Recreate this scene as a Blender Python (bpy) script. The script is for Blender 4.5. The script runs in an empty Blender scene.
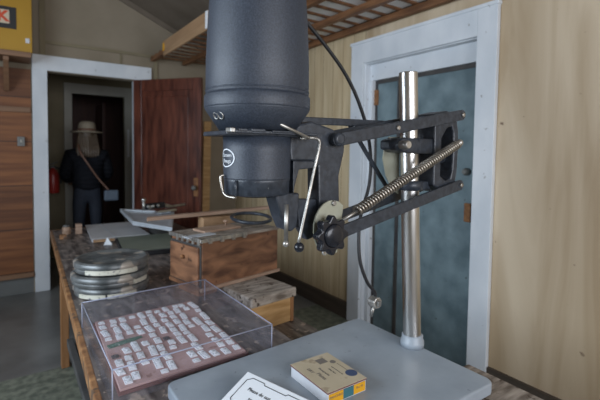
import bpy, math, random
from mathutils import Vector, Matrix
random.seed(7)
C = bpy.context.collection
R = math.radians

# ------------------------------------------------------------------ camera
cam_data = bpy.data.cameras.new('camera'); cam = bpy.data.objects.new('camera', cam_data); C.objects.link(cam)
yaw, pit, rol = R(34.6), R(2.7), R(.8)
f = Vector((math.sin(yaw)*math.cos(pit), math.cos(yaw)*math.cos(pit), -math.sin(pit)))
r = Vector((math.cos(yaw), -math.sin(yaw), 0)); u = r.cross(f)
r, u = r*math.cos(rol)+u*math.sin(rol), u*math.cos(rol)-r*math.sin(rol)
cam.matrix_world = Matrix.Translation((0, 0, 1.4)) @ Matrix((r, u, -f)).transposed().to_4x4()
cam_data.sensor_width = 36; cam_data.lens = 36*420/600; cam_data.shift_y = -28/600
cam_data.clip_start = .02
cam_data.dof.use_dof = True; cam_data.dof.focus_distance = 1.3; cam_data.dof.aperture_fstop = 3.2
bpy.context.scene.camera = cam

# ------------------------------------------------------------------ materials
def new_mat(name):
    m = bpy.data.materials.new(name); m.use_nodes = True
    return m, m.node_tree.nodes, m.node_tree.links, m.node_tree.nodes['Principled BSDF']
def mat(name, col, rough=.6, metal=0, col2=None, scale=6, stretch=(1,1,1), bump=0, spots=None, spot_scale=8, spot_at=.64, trans=0, spec=None, contrast=.16, dist=.0):
    """noise-mottled procedural surface; stretch runs the grain; spots adds dark stains"""
    m, N, L, b = new_mat(name)
    b.inputs['Roughness'].default_value = rough; b.inputs['Metallic'].default_value = metal
    b.inputs['Base Color'].default_value = (*col, 1)
    if spec is not None: b.inputs['Specular IOR Level'].default_value = spec
    if trans: b.inputs['Transmission Weight'].default_value = trans
    tc = N.new('ShaderNodeTexCoord'); mp = N.new('ShaderNodeMapping'); mp.inputs['Scale'].default_value = stretch
    L.new(tc.outputs['Object'], mp.inputs['Vector'])
    out = None
    if col2:
        n = N.new('ShaderNodeTexNoise'); n.inputs['Scale'].default_value = scale; n.inputs['Detail'].default_value = 6
        n.inputs['Distortion'].default_value = dist
        L.new(mp.outputs[0], n.inputs['Vector'])
        cr = N.new('ShaderNodeValToRGB'); cr.color_ramp.elements[0].position = .5-contrast; cr.color_ramp.elements[1].position = .5+contrast
        cr.color_ramp.elements[0].color = (*col, 1); cr.color_ramp.elements[1].color = (*col2, 1)
        L.new(n.outputs['Fac'], cr.inputs[0]); out = cr.outputs[0]
        if bump:
            bp = N.new('ShaderNodeBump'); bp.inputs['Strength'].default_value = bump; bp.inputs['Distance'].default_value = .01
            L.new(n.outputs['Fac'], bp.inputs['Height']); L.new(bp.outputs[0], b.inputs['Normal'])
    if spots and out:
        n2 = N.new('ShaderNodeTexNoise'); n2.inputs['Scale'].default_value = spot_scale; n2.inputs['Detail'].default_value = 3
        L.new(tc.outputs['Object'], n2.inputs['Vector'])
        c2 = N.new('ShaderNodeValToRGB'); c2.color_ramp.elements[0].position = spot_at; c2.color_ramp.elements[1].position = spot_at+.06
        L.new(n2.outputs['Fac'], c2.inputs[0])
        mx = N.new('ShaderNodeMixRGB'); L.new(c2.outputs[0], mx.inputs[0]); L.new(out, mx.inputs[1]); mx.inputs[2].default_value = (*spots, 1)
        out = mx.outputs[0]
    if out: L.new(out, b.inputs['Base Color'])
    return m
def plank_mat(name, c1, c2, gap, axis, width, grain_axis, rough=.6, gapw=.03, gs=5, spots=None):
    """boards of one width along an axis with dark joints and grain"""
    m = mat(name, c1, rough, col2=c2, scale=gs, stretch=tuple(.35 if i == grain_axis else 5 for i in range(3)), bump=.15, spots=spots)
    N, L = m.node_tree.nodes, m.node_tree.links; b = N['Principled BSDF']
    src = b.inputs['Base Color'].links[0].from_socket
    tc = N.new('ShaderNodeTexCoord'); sp = N.new('ShaderNodeSeparateXYZ'); L.new(tc.outputs['Object'], sp.inputs[0])
    dv = N.new('ShaderNodeMath'); dv.operation = 'DIVIDE'; dv.inputs[1].default_value = width; L.new(sp.outputs[axis], dv.inputs[0])
    fr = N.new('ShaderNodeMath'); fr.operation = 'FRACT'; L.new(dv.outputs[0], fr.inputs[0])
    lt = N.new('ShaderNodeMath'); lt.operation = 'LESS_THAN'; lt.inputs[1].default_value = gapw; L.new(fr.outputs[0], lt.inputs[0])
    fl = N.new('ShaderNodeMath'); fl.operation = 'FLOOR'; L.new(dv.outputs[0], fl.inputs[0])
    wn = N.new('ShaderNodeTexWhiteNoise'); wn.noise_dimensions = '1D'; L.new(fl.outputs[0], wn.inputs['W'])
    mr = N.new('ShaderNodeMapRange'); mr.inputs['To Min'].default_value = .8; mr.inputs['To Max'].default_value = 1.12; L.new(wn.outputs['Value'], mr.inputs[0])
    ml = N.new('ShaderNodeVectorMath'); ml.operation = 'SCALE'; L.new(src, ml.inputs[0]); L.new(mr.outputs[0], ml.inputs['Scale'])
    mx = N.new('ShaderNodeMixRGB'); L.new(lt.outputs[0], mx.inputs[0]); L.new(ml.outputs[0], mx.inputs[1]); mx.inputs[2].default_value = (*gap, 1)
    L.new(mx.outputs[0], b.inputs['Base Color'])
    return m

M = dict(
 plank_wall = plank_mat('cream_boards', (.45,.34,.20), (.58,.47,.30), (.24,.16,.09), 1, .135, 2, gapw=.035),
 ply_wall = mat('pale_plywood', (.40,.295,.18), .6, col2=(.59,.48,.34), scale=1.6, stretch=(1,3,.4), bump=.05, dist=.8, spots=(.16,.10,.06), spot_scale=15, spot_at=.72),
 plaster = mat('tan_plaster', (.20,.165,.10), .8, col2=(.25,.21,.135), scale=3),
 back_wall = mat('grey_tan_paint', (.22,.18,.125), .8, col2=(.29,.24,.175), scale=2),
 ceiling = mat('ceiling_boards', (.14,.11,.08), .8, col2=(.19,.155,.12), scale=3),
 white = mat('worn_white_paint', (.56,.60,.64), .5, col2=(.68,.71,.74), scale=5, stretch=(1,1,.6), spots=(.33,.33,.33), spot_scale=22, spot_at=.7),
 dimwhite = mat('aged_white_paint', (.40,.39,.34), .6, col2=(.46,.45,.40), scale=4),
 blue = mat('blue_grey_door_paint', (.105,.155,.175), .45, col2=(.19,.26,.285), scale=7, spots=(.08,.10,.10), spot_scale=16, spot_at=.72, bump=.1),
 darkgap = mat('dark_wood_edge', (.035,.033,.035), .6, col2=(.06,.055,.05), scale=8),
 rust = mat('rusty_iron', (.16,.07,.03), .8, col2=(.28,.13,.05), scale=30),
 mahog = mat('mahogany', (.042,.010,.006), .30, col2=(.14,.042,.024), scale=6, stretch=(3,3,.5), bump=.05),
 brownply = plank_mat('brown_boards', (.13,.042,.012), (.24,.09,.028), (.04,.015,.008), 2, .42, 0, gapw=.02),
 browntrim = mat('brown_trim', (.16,.085,.045), .6, col2=(.24,.13,.07), scale=6, stretch=(.4,.4,4)),
 baseb = mat('dark_skirting', (.055,.042,.032), .6, col2=(.085,.066,.05), scale=6, stretch=(4,.4,4)),
 floor = mat('grey_floor', (.12,.12,.115), .3, col2=(.20,.20,.19), scale=3, stretch=(1,1,1), bump=.02),
 lino = mat('grey_green_patterned_lino', (.10,.115,.09), .5, col2=(.21,.225,.175), scale=20, contrast=.12),
 table = mat('scuffed_dark_table', (.055,.045,.043), .42, col2=(.24,.205,.185), scale=9, stretch=(4,.8,1), bump=.2, spots=(.40,.32,.26), spot_scale=24, spot_at=.60),
 tableedge = mat('worn_orange_edge', (.19,.085,.035), .5, col2=(.44,.23,.10), scale=14, stretch=(1,1.6,2), spots=(.12,.075,.05), spot_scale=21, spot_at=.57),
 leg = mat('orange_pine', (.26,.12,.045), .5, col2=(.36,.18,.08), scale=8, stretch=(4,4,.4)),
 dark = mat('dark_bench_paint', (.05,.05,.052), .5, col2=(.09,.088,.085), scale=8),
 greyboard = mat('grey_enamel', (.26,.30,.345), .38, col2=(.33,.375,.42), scale=7, spots=(.18,.20,.22), spot_scale=40, spot_at=.70, bump=.03),
 crinkle = mat('charcoal_crinkle_paint', (.022,.028,.040), .50, col2=(.044,.055,.076), scale=260, bump=.08),
 casting = mat('charcoal_casting', (.020,.025,.034), .38, col2=(.040,.049,.064), scale=60, bump=.12, spots=(.16,.17,.18), spot_scale=110, spot_at=.70),
 blackpl = mat('black_plastic', (.012,.014,.02), .25),
 rubber = mat('black_rubber', (.012,.012,.014), .5),
 chrome = mat('worn_chrome', (.55,.54,.52), .30, 1, col2=(.70,.69,.67), scale=26, stretch=(1,1,.2)),
 steel = mat('dull_steel', (.30,.29,.27), .42, .9, col2=(.58,.56,.52), scale=30),
 spring = mat('spring_steel', (.33,.30,.26), .35, .9, col2=(.45,.41,.36), scale=30),
 platec = mat('greenish_zinc', (.34,.35,.27), .45, .35, col2=(.44,.44,.36), scale=14),
 tin = mat('film_can_tin', (.07,.078,.08), .4, .35, col2=(.22,.23,.23), scale=11, bump=.05, spots=(.40,.36,.31), spot_scale=15, spot_at=.58),
 tape = mat('cloth_tape', (.52,.51,.42), .7, col2=(.60,.59,.50), scale=20, spots=(.16,.16,.17), spot_scale=75, spot_at=.6),
 boxwood = mat('stained_box_wood', (.075,.032,.018), .42, col2=(.30,.145,.075), scale=6, stretch=(.9,.9,2.6), bump=.12, dist=.7, spots=(.07,.032,.018), spot_scale=16, spot_at=.66),
 weather = mat('weathered_grey_wood', (.14,.11,.085), .8, col2=(.40,.345,.29), scale=16, stretch=(.6,3,3), bump=.3, spots=(.07,.045,.03), spot_scale=30, spot_at=.60),
 palewood = mat('pale_orange_wood', (.40,.22,.08), .6, col2=(.58,.36,.16), scale=14, stretch=(.4,1,3)),
 stick = mat('worn_lath', (.30,.19,.13), .7, col2=(.42,.29,.21), scale=8, stretch=(.5,5,5)),
 lathw = mat('brown_lath', (.12,.05,.02), .6, col2=(.26,.12,.05), scale=9, stretch=(3,.5,3)),
 fascia = mat('pale_tan_board', (.32,.19,.10), .6, col2=(.43,.27,.15), scale=4, stretch=(3,.5,5)),
 screen = mat('white_screen_cloth', (.82,.81,.78), .9, col2=(.88,.87,.84), scale=12),
 yellow = mat('yellow_card', (.38,.20,.008), .5, col2=(.44,.24,.012), scale=3),
 ink = mat('black_ink', (.02,.02,.02), .6),
 red = mat('red_ink', (.62,.07,.02), .5),
 cream = mat('cream_card', (.60,.50,.36), .6),
 kraft = mat('tan_card', (.46,.39,.27), .6, col2=(.53,.45,.32), scale=10, spots=(.36,.29,.2), spot_scale=20),
 maroon = mat('dark_mauve_edge', (.17,.075,.065), .6),
 boxwhite = mat('white_card', (.58,.60,.64), .6, col2=(.68,.70,.73), scale=12),
 greyink = mat('faded_ink', (.17,.15,.13), .7),
 blueink = mat('blue_ink', (.05,.075,.15), .6),
 teal = mat('teal_label', (.04,.15,.18), .5),
 amber = mat('amber_label', (.72,.36,.01), .5),
 paper = mat('paper', (.74,.77,.80), .7),
 tray = mat('mauve_board', (.44,.27,.24), .6, col2=(.53,.35,.32), scale=12, spots=(.32,.18,.15), spot_scale=26),
 slug = mat('white_sign_letters', (.76,.77,.78), .5, col2=(.86,.87,.88), scale=60, spots=(.36,.35,.35), spot_scale=75, spot_at=.62),
 darkslug = mat('dark_slug', (.11,.10,.10), .5),
 greenl = mat('green_label', (.06,.14,.09), .5, col2=(.09,.19,.13), scale=40, spots=(.4,.45,.4), spot_scale=90, spot_at=.62),
 easel = mat('grey_easel_paint', (.50,.55,.60), .3, .1, col2=(.60,.65,.70), scale=5),
 greenmat = mat('grey_green_sheet', (.17,.19,.15), .6, col2=(.21,.23,.185), scale=5),
 bluewhite = mat('book_cover', (.52,.52,.53), .6, col2=(.60,.60,.61), scale=5),
 hat = mat('straw_hat', (.22,.18,.13), .8, col2=(.27,.23,.17), scale=60),
 jacket = mat('navy_quilted_jacket', (.006,.007,.010), .85, spec=.15, col2=(.010,.011,.015), scale=30),
 jeans = mat('blue_jeans', (.010,.014,.024), .8, col2=(.015,.021,.035), scale=40),
 skin = mat('skin', (.42,.26,.19), .5), hair = mat('brown_hair', (.06,.04,.025), .5, col2=(.10,.07,.045), scale=50, stretch=(6,6,1)),
 strap = mat('tan_leather_strap', (.14,.07,.045), .5), bag = mat('slate_bag', (.09,.12,.16), .6),
 redpaint = mat('red_enamel', (.30,.025,.02), .35), grey_box = mat('grey_metal_box', (.16,.16,.15), .5, .3),
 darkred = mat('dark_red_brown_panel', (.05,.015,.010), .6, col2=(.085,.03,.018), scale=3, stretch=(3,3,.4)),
 underwall = mat('grey_wall_base', (.12,.125,.12), .8, col2=(.15,.155,.15), scale=4),
)
# quilting of the jacket: horizontal stitched channels as bump
def quilt():
    m = M['jacket']; N, L = m.node_tree.nodes, m.node_tree.links
    w = N.new('ShaderNodeTexWave'); w.bands_direction = 'Z'; w.inputs['Scale'].default_value = 6
    tc = N.new('ShaderNodeTexCoord'); L.new(tc.outputs['Object'], w.inputs[0])
    bp = N.new('ShaderNodeBump'); bp.inputs['Strength'].default_value = .5; bp.inputs['Distance'].default_value = .015
    L.new(w.outputs['Fac'], bp.inputs['Height']); L.new(bp.outputs[0], N['Principled BSDF'].inputs['Normal'])
quilt()
def acrylic():
    m, N, L, b = new_mat('clear_acrylic')
    b.inputs['Base Color'].default_value = (.93,.94,.98,1); b.inputs['Roughness'].default_value = .04
    gl = N.new('ShaderNodeBsdfGlossy'); gl.inputs['Roughness'].default_value = .06
    tr = N.new('ShaderNodeBsdfTransparent'); tr.inputs['Color'].default_value = (.96,.965,.985,1)
    df = N.new('ShaderNodeBsdfDiffuse'); df.inputs['Color'].default_value = (.55,.58,.68,1)
    lw_ = N.new('ShaderNodeLayerWeight'); lw_.inputs['Blend'].default_value = .5; pw = N.new('ShaderNodeMath'); pw.operation = 'POWER'; pw.inputs[1].default_value = 3.5; L.new(lw_.outputs['Facing'], pw.inputs[0]); fz = N.new('ShaderNodeMath'); fz.operation = 'MULTIPLY_ADD'; fz.inputs[1].default_value = .30; fz.inputs[2].default_value = .018; L.new(pw.outputs[0], fz.inputs[0])
    m1 = N.new('ShaderNodeMixShader'); m1.inputs[0].default_value = .03; L.new(tr.outputs[0], m1.inputs[1]); L.new(df.outputs[0], m1.inputs[2])
    m2 = N.new('ShaderNodeMixShader'); L.new(fz.outputs[0], m2.inputs[0]); L.new(m1.outputs[0], m2.inputs[1]); L.new(gl.outputs[0], m2.inputs[2])
    L.new(m2.outputs[0], N['Material Output'].inputs['Surface'])
    return m
M['acrylic'] = acrylic()
M['acryledge'] = mat('acrylic_edge', (.30,.32,.42), .3, col2=(.38,.40,.50), scale=10)

# ------------------------------------------------------------------ mesh helpers
class MB:
    def __init__(s): s.v = []; s.f = []; s.smooth = set()
    def add(s, vs, fs, smooth=False):
        o = len(s.v); s.v += [Vector(v) for v in vs]
        for q in fs:
            if smooth: s.smooth.add(len(s.f))
            s.f.append([i+o for i in q])
        return s
    def box(s, x0,y0,z0,x1,y1,z1):
        return s.add([(x,y,z) for z in (z0,z1) for y in (y0,y1) for x in (x0,x1)], [(0,2,3,1),(4,5,7,6),(0,1,5,4),(2,6,7,3),(0,4,6,2),(1,3,7,5)])
    def obox(s, o, a, b, c):      # corner o and three edge vectors
        o,a,b,c = map(Vector,(o,a,b,c))
        return s.add([o,o+a,o+b,o+a+b,o+c,o+a+c,o+b+c,o+a+b+c], [(0,2,3,1),(4,5,7,6),(0,1,5,4),(2,6,7,3),(0,4,6,2),(1,3,7,5)])
    def prism(s, poly, d):        # poly: list of 3d points, d: extrusion
        n = len(poly); d = Vector(d); p = [Vector(q) for q in poly]
        return s.add(p+[q+d for q in p], [tuple(range(n))[::-1], tuple(range(n,2*n))]+[(i,(i+1)%n,(i+1)%n+n,i+n) for i in range(n)])
    def ringprism(s, outer, inner, d):   # frame between two outlines with equal counts
        n = len(outer); d = Vector(d); A = [Vector(q) for q in outer]; B = [Vector(q) for q in inner]
        vs = A+B+[q+d for q in A]+[q+d for q in B]; F = []
        for i in range(n):
            j = (i+1)%n
            F += [(i,j,n+j,n+i), (2*n+i,3*n+i,3*n+j,2*n+j), (i,2*n+i,2*n+j,j), (n+i,n+j,3*n+j,3*n+i)]
        return s.add(vs, F)
    def tube(s, path, rad, n=10, cap=True, closed=False):
        P = [Vector(p) for p in path]; k = len(P); rr = rad if isinstance(rad,(list,tuple)) else [rad]*k
        vs = []; prev = None
        for i in range(k):
            t = (P[(i+1)%k]-P[i-1]) if closed else (P[min(i+1,k-1)]-P[max(i-1,0)])
            t.normalize()
            if prev is None:
                a = Vector((0,0,1)) if abs(t.z) < .9 else Vector((1,0,0)); x = t.cross(a).normalized()
            else: x = (prev - t*prev.dot(t)).normalized()
            prev = x; y = t.cross(x)
            for j in range(n):
                w = 2*math.pi*j/n; vs.append(P[i]+(x*math.cos(w)+y*math.sin(w))*rr[i])
        F = []
        for i in range(k if closed else k-1):
            i2 = (i+1)%k
            for j in range(n): F.append((i*n+j, i*n+(j+1)%n, i2*n+(j+1)%n, i2*n+j))
        s.add(vs, F, True)
        if cap and not closed: o = len(s.v)-k*n; s.f.append([o+j for j in range(n)][::-1]); s.f.append([o+(k-1)*n+j for j in range(n)])
        return s
    def lathe(s, prof, cx, cy, n=48, ax='z', cz=0, smooth=True):   # prof: (radius, height along axis)
        vs = []
        for rr, h in prof:
            for j in range(n):
                w = 2*math.pi*j/n; a, b = rr*math.cos(w), rr*math.sin(w)
                vs.append((cx+a, cy+b, h) if ax == 'z' else (cx+a, h, cz+b) if ax == 'y' else (h, cy+a, cz+b))
        k = len(prof)
        F = [(i*n+j, i*n+(j+1)%n, (i+1)*n+(j+1)%n, (i+1)*n+j) for i in range(k-1) for j in range(n)]
        F.append(tuple(range(n))[::-1]); F.append(tuple((k-1)*n+j for j in range(n)))
        s.add(vs, F, smooth); s.smooth.discard(len(s.f)-1); s.smooth.discard(len(s.f)-2)
        return s
    def sphere(s, c, rx, ry=None, rz=None, n=20, m=12):
        ry = ry or rx; rz = rz or rx; c = Vector(c); vs = [c+Vector((0,0,-rz))]; F = []
        for i in range(1,m):
            t = math.pi*i/m-math.pi/2
            for j in range(n):
                w = 2*math.pi*j/n; vs.append(c+Vector((rx*math.cos(t)*math.cos(w), ry*math.cos(t)*math.sin(w), rz*math.sin(t))))
        vs.append(c+Vector((0,0,rz))); T = len(vs)-1
        for j in range(n): F.append((0, 1+(j+1)%n, 1+j)); F.append((T, T-n+j, T-n+(j+1)%n))
        for i in range(m-2):
            for j in range(n): F.append((1+i*n+j, 1+i*n+(j+1)%n, 1+(i+1)*n+(j+1)%n, 1+(i+1)*n+j))
        return s.add(vs, F, True)
    def build(s, name, m, parent=None, bev=0, seg=2):
        if parent is None:
            xs = [v.x for v in s.v]; ys = [v.y for v in s.v]; zs = [v.z for v in s.v]
            o = Vector(((min(xs)+max(xs))/2, (min(ys)+max(ys))/2, min(zs)))
        else: o = origin(parent)
        me = bpy.data.meshes.new(name); me.from_pydata([v-o for v in s.v], [], s.f)
        for i in s.smooth: me.polygons[i].use_smooth = True
        import bmesh
        bm = bmesh.new(); bm.from_mesh(me); bmesh.ops.recalc_face_normals(bm, faces=bm.faces); bm.to_mesh(me); bm.free()
        me.materials.append(M[m]); ob = bpy.data.objects.new(name, me); C.objects.link(ob)
        if parent: ob.parent = parent
        else: ob.location = o
        if bev:
            bv = ob.modifiers.new('bevel','BEVEL'); bv.width = bev; bv.segments = seg; bv.limit_method = 'ANGLE'; bv.angle_limit = R(40)
        return ob
def origin(o):
    v = Vector((0,0,0))
    while o: v += o.location; o = o.parent
    return v
def tag(o, label=None, cat=None, group=None, kind=None):
    if label: o['label'] = label
    if cat: o['category'] = cat
    if group: o['group'] = group
    if kind: o['kind'] = kind
    return o
def thing(name, loc, label, cat, group=None):
    o = bpy.data.objects.new(name, None); o.empty_display_size = .05; C.objects.link(o); o.location = loc
    return tag(o, label, cat, group)
def struct(mb, name, m, bev=0): return tag(mb.build(name, m, None, bev), kind='structure')
def copy_tree(o, parent=None):
    c = o.copy(); C.objects.link(c)
    if parent: c.parent = parent
    for ch in list(o.children): copy_tree(ch, c)
    return c
def text_mb(txt, size, o, ux, uy, depth=.0006, center=True, bend=None, bold=0):
    """flat lettering as mesh: o = centre, ux = reading direction, uy = up"""
    cu = bpy.data.curves.new('t','FONT'); cu.body = txt; cu.size = size; cu.extrude = depth/2; cu.resolution_u = 2; cu.offset = bold
    if center: cu.align_x = 'CENTER'; cu.align_y = 'CENTER'
    ob = bpy.data.objects.new('t', cu); C.objects.link(ob)
    dg = bpy.context.evaluated_depsgraph_get(); me = bpy.data.meshes.new_from_object(ob.evaluated_get(dg))
    ux = Vector(ux).normalized(); uy = Vector(uy).normalized(); n = ux.cross(uy); o = Vector(o)
    mb = MB()
    if bend: vs = [bend(v.co.x, v.co.y, v.co.z) for v in me.vertices]
    else: vs = [o+ux*v.co.x+uy*v.co.y+n*v.co.z for v in me.vertices]
    mb.add(vs, [tuple(p.vertices) for p in me.polygons])
    bpy.data.objects.remove(ob); bpy.data.curves.remove(cu); bpy.data.meshes.remove(me)
    return mb
def smooth_path(P, k=8):
    P = [Vector(p) for p in P]; out = []
    Q = [P[0]*2-P[1]]+P+[P[-1]*2-P[-2]]
    for i in range(1, len(Q)-2):
        a,b,c,d = Q[i-1:i+3]
        for j in range(k):
            t = j/k; out.append(.5*((2*b)+(c-a)*t+(2*a-5*b+4*c-d)*t*t+(3*b-a-3*c+d)*t**3))
    out.append(P[-1]); return out

# ------------------------------------------------------------------ the room
XL, XR, YB, YF = -1.7, 2.33, 4.80, -2.0
WY0, WY1 = .5, 2.9
DX0, DX1 = .30, 1.125            # far doorway
DY0, DY1 = 1.498, 2.48            # blue door opening in right wall
struct(MB().box(XL-.1,3.03,-.1,XR+.1,8.3,0), 'floor', 'floor')
struct(MB().box(XL-.1,YF-.1,-.1,XR+.1,3.03,0), 'floor', 'lino')
# right wall: boards beyond the door, plywood on the near side
struct(MB().box(XR,DY1,0,XR+.12,YB+.12,3.3), 'wall_right', 'plank_wall')
w = MB().box(XR,YF,0,XR+.12,DY0,3.3); w.box(XR,DY0,2.13,XR+.12,DY1,3.3); struct(w, 'wall_right', 'ply_wall')
struct(MB().box(XR-.022,DY1+.14,0,XR,YB,.14), 'baseboard_right', 'baseb')
struct(MB().box(XR-.022,YF,0,XR,DY0-.13,.14), 'baseboard_right', 'baseb')
# blue door with casing, jambs and head board
cs = MB().box(XR-.03,DY0-.128,0,XR+.0,DY0,2.275); cs.box(XR-.03,DY1,0,XR,DY1+.14,2.275); cs.box(XR-.03,DY0,2.105,XR,DY1,2.275)
cs.box(XR-.005,DY0-.02,0,XR+.125,DY0+.006,2.12); cs.box(XR-.005,DY1-.006,0,XR+.125,DY1+.02,2.12); cs.box(XR-.005,DY0,2.099,XR+.125,DY1,2.15)
cs.box(XR-.038,DY0-.135,2.262,XR,DY1+.15,2.285)
struct(cs, 'trim_1', 'white', .003)
struct(MB().box(XR+.05,DY0+.006,1.975,XR+.09,DY1-.006,2.099), 'trim_2', 'white')
struct(MB().box(XR+.03,DY1-.045,0,XR+.11,DY1-.006,1.975), 'trim_3', 'white', .003)
d1 = struct(MB().box(XR+.075,DY0+.008,.01,XR+.11,DY1-.047,1.97), 'door_1', 'blue')
fr = MB().box(XR+.066,DY0+.008,1.945,XR+.075,DY1-.047,1.974); fr.box(XR+.066,DY1-.066,.01,XR+.075,DY1-.047,1.945); fr.box(XR+.066,2.17,.01,XR+.075,2.20,1.945)
fr.build('door_edging', 'darkgap', d1)
for y, z in ((DY1-.055,1.84),(DY0+.085,1.03)): MB().box(XR+.055,y-.022,z-.06,XR+.075,y+.022,z+.06).build('hinge', 'rust', d1, .003)
MB().lathe([(.014,XR+.03),(.024,XR+.05),(.024,XR+.075)], 0, DY0+.1, 16, 'x', 1.29).build('door_knob', 'grey_box', d1)
# back wall with the doorway
b = MB().box(DX1,YB,0,XR+.12,YB+.12,2.55); b.box(XL,YB,2.15,DX1,YB+.12,2.55); b.box(XL,YB,2.55,XR+.12,YB+.12,3.8); b.box(.17,YB,0,DX0,YB+.12,2.15)
struct(b, 'wall_back', 'back_wall')
struct(MB().box(XL,YB-.012,.2,.17,YB+.12,2.15), 'wall_back', 'brownply')
struct(MB().box(XL,YB,0,.17,YB+.12,.2), 'wall_back', 'underwall')
struct(MB().box(XL,YB-.045,.16,.175,YB-.012,.205), 'trim_4', 'browntrim', .004)
struct(MB().box(XL,YB-.03,1.74,.165,YB-.012,1.79), 'trim_5', 'browntrim', .003)
c2 = MB().box(.18,YB-.03,0,.305,YB,2.30); c2.box(.18,YB-.032,2.155,1.29,YB,2.30); c2.box(1.125,YB-.03,0,1.27,YB,2.155)
c2.box(.285,YB-.005,0,.306,YB+.125,2.155); c2.box(DX1-.006,YB-.005,0,DX1+.02,YB+.125,2.155)
struct(c2, 'trim_6', 'white', .003)
struct(MB().box(.245,YB-.02,2.30,.295,YB,3.6), 'trim_7', 'plaster', .003)
m7 = MB().box(.295,YB-.018,2.415,2.3,YB,2.445); m7.box(.97,YB-.012,2.30,.99,YB,2.415); m7.box(1.32,YB-.018,2.15,1.36,YB,2.415)
struct(m7, 'trim_8', 'plaster', .003)
# remaining walls, each daylight opening is a real window hole
struct(MB().box(XL-.12,YF,0,XL,WY0,3.6).box(XL-.12,WY1,0,XL,YB+.12,3.6).box(XL-.12,WY0,0,XL,WY1,.95).box(XL-.12,WY0,2.5,XL,WY1,3.6), 'wall_left', 'back_wall')
struct(MB().box(XL-.12,YF-.12,0,-.6,YF,3.6).box(1.9,YF-.12,0,XR+.12,YF,3.6).box(-.6,YF-.12,0,1.9,YF,.95).box(-.6,YF-.12,2.6,1.9,YF,3.6), 'wall_front', 'ply_wall')
def win(name, pts, horizontal):
    w = MB()
    for p in pts: w.box(*p)
    return struct(w, name, 'white')
wm = (WY0+WY1)/2
win('window_1', [(XL-.1,WY0,.95,XL-.04,WY1,1.0),(XL-.1,WY0,2.45,XL-.04,WY1,2.5),(XL-.1,WY0,1.0,XL-.04,WY0+.05,2.45),(XL-.1,WY1-.05,1.0,XL-.04,WY1,2.45),(XL-.1,wm-.02,1.0,XL-.04,wm+.02,2.45)], 0)
win('window_2', [(-.6,YF-.1,.95,1.9,YF-.04,1.0),(-.6,YF-.1,2.55,1.9,YF-.04,2.6),(-.6,YF-.1,1.0,-.55,YF-.04,2.55),(1.85,YF-.1,1.0,1.9,YF-.04,2.55),(.62,YF-.1,1.0,.67,YF-.04,2.55)], 0)
# sloping ceiling, lowest at the right wall, ridge left of the doorway
zc = lambda x: 2.43+.436*(XR-x)
ce = MB().prism([(XR+.12,YF-.1,zc(XR+.12)),(-.25,YF-.1,zc(-.25)),(-.25,YF-.1,zc(-.25)+.08),(XR+.12,YF-.1,zc(XR+.12)+.08)], (0,YB-YF+.2,0))
ce.prism([(-.25,YF-.1,zc(-.25)),(XL-.12,YF-.1,2.9),(XL-.12,YF-.1,2.98),(-.25,YF-.1,zc(-.25)+.08)], (0,YB-YF+.2,0))
struct(ce, 'ceiling', 'ceiling')
struct(MB().prism([(XR,YB-.02,zc(XR)-.055),(-.25,YB-.02,zc(-.25)-.055),(-.25,YB-.02,zc(-.25)),(XR,YB-.02,zc(XR))], (0,.02,0)), 'trim_9', 'ceiling')
struct(MB().prism([(XR,3.55,zc(XR)-.02),(-.25,3.55,zc(-.25)-.02),(-.25,3.55,zc(-.25)),(XR,3.55,zc(XR))], (0,.06,0)), 'trim_10', 'ceiling')
# second room behind the doorway
FY = 6.2
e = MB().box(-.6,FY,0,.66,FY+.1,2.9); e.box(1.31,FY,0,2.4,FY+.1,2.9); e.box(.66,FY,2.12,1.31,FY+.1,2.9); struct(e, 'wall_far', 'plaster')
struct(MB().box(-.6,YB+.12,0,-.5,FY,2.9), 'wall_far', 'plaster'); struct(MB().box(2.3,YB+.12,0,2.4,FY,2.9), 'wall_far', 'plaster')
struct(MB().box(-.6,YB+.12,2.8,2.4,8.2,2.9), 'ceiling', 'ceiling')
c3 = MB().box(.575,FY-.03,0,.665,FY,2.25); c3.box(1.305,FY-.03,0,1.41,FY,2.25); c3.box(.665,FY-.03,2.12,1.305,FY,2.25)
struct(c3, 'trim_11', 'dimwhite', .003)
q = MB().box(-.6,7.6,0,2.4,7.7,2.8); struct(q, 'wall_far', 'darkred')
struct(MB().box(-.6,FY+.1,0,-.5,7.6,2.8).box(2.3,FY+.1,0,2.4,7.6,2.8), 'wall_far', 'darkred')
d3 = struct(MB().box(1.16,7.0,0,1.20,7.6,2.1), 'door_3', 'mahog')

# ------------------------------------------------------------------ the open mahogany door
h = Vector((1.125,4.77,0)); fe = Vector((1.635,4.14,0)); a = (fe-h).normalized(); n = Vector((a.y,-a.x,0)); Wd = (fe-h).length
if n.y > 0: n = -n
door = MB()
T = .04; z0, z1 = .02, 2.145
def dbox(mb, s0, s1, za, zb, t0, t1): return mb.obox(h+a*s0+n*t0+Vector((0,0,za)), a*(s1-s0), n*(t1-t0), (0,0,zb-za))
dbox(door,0,.10,z0,z1,0,T); dbox(door,Wd-.10,Wd,z0,z1,0,T); dbox(door,.10,Wd-.10,z1-.12,z1,0,T); dbox(door,.10,Wd-.10,z0,z0+.2,0,T); dbox(door,.10,Wd-.10,.50,.60,0,T)
d2 = struct(door, 'door_2', 'mahog', .004)
pn = dbox(dbox(MB(),.10,Wd-.10,.22,.5,.01,T-.012),.10,Wd-.10,.6,z1-.12,.01,T-.012); pn.build('door_panel','mahog',d2)
pn = dbox(dbox(MB(),.15,Wd-.15,.27,.45,.01,T-.005),.15,Wd-.15,.66,z1-.18,.01,T-.005); pn.build('raised_panel','mahog',d2,.006)
kp = h+a*(Wd-.055)+Vector((0,0,1.02))
dbox(MB(),Wd-.08,Wd-.03,.93,1.12,T,T+.004).build('lock_plate','rust',d2)
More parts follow.
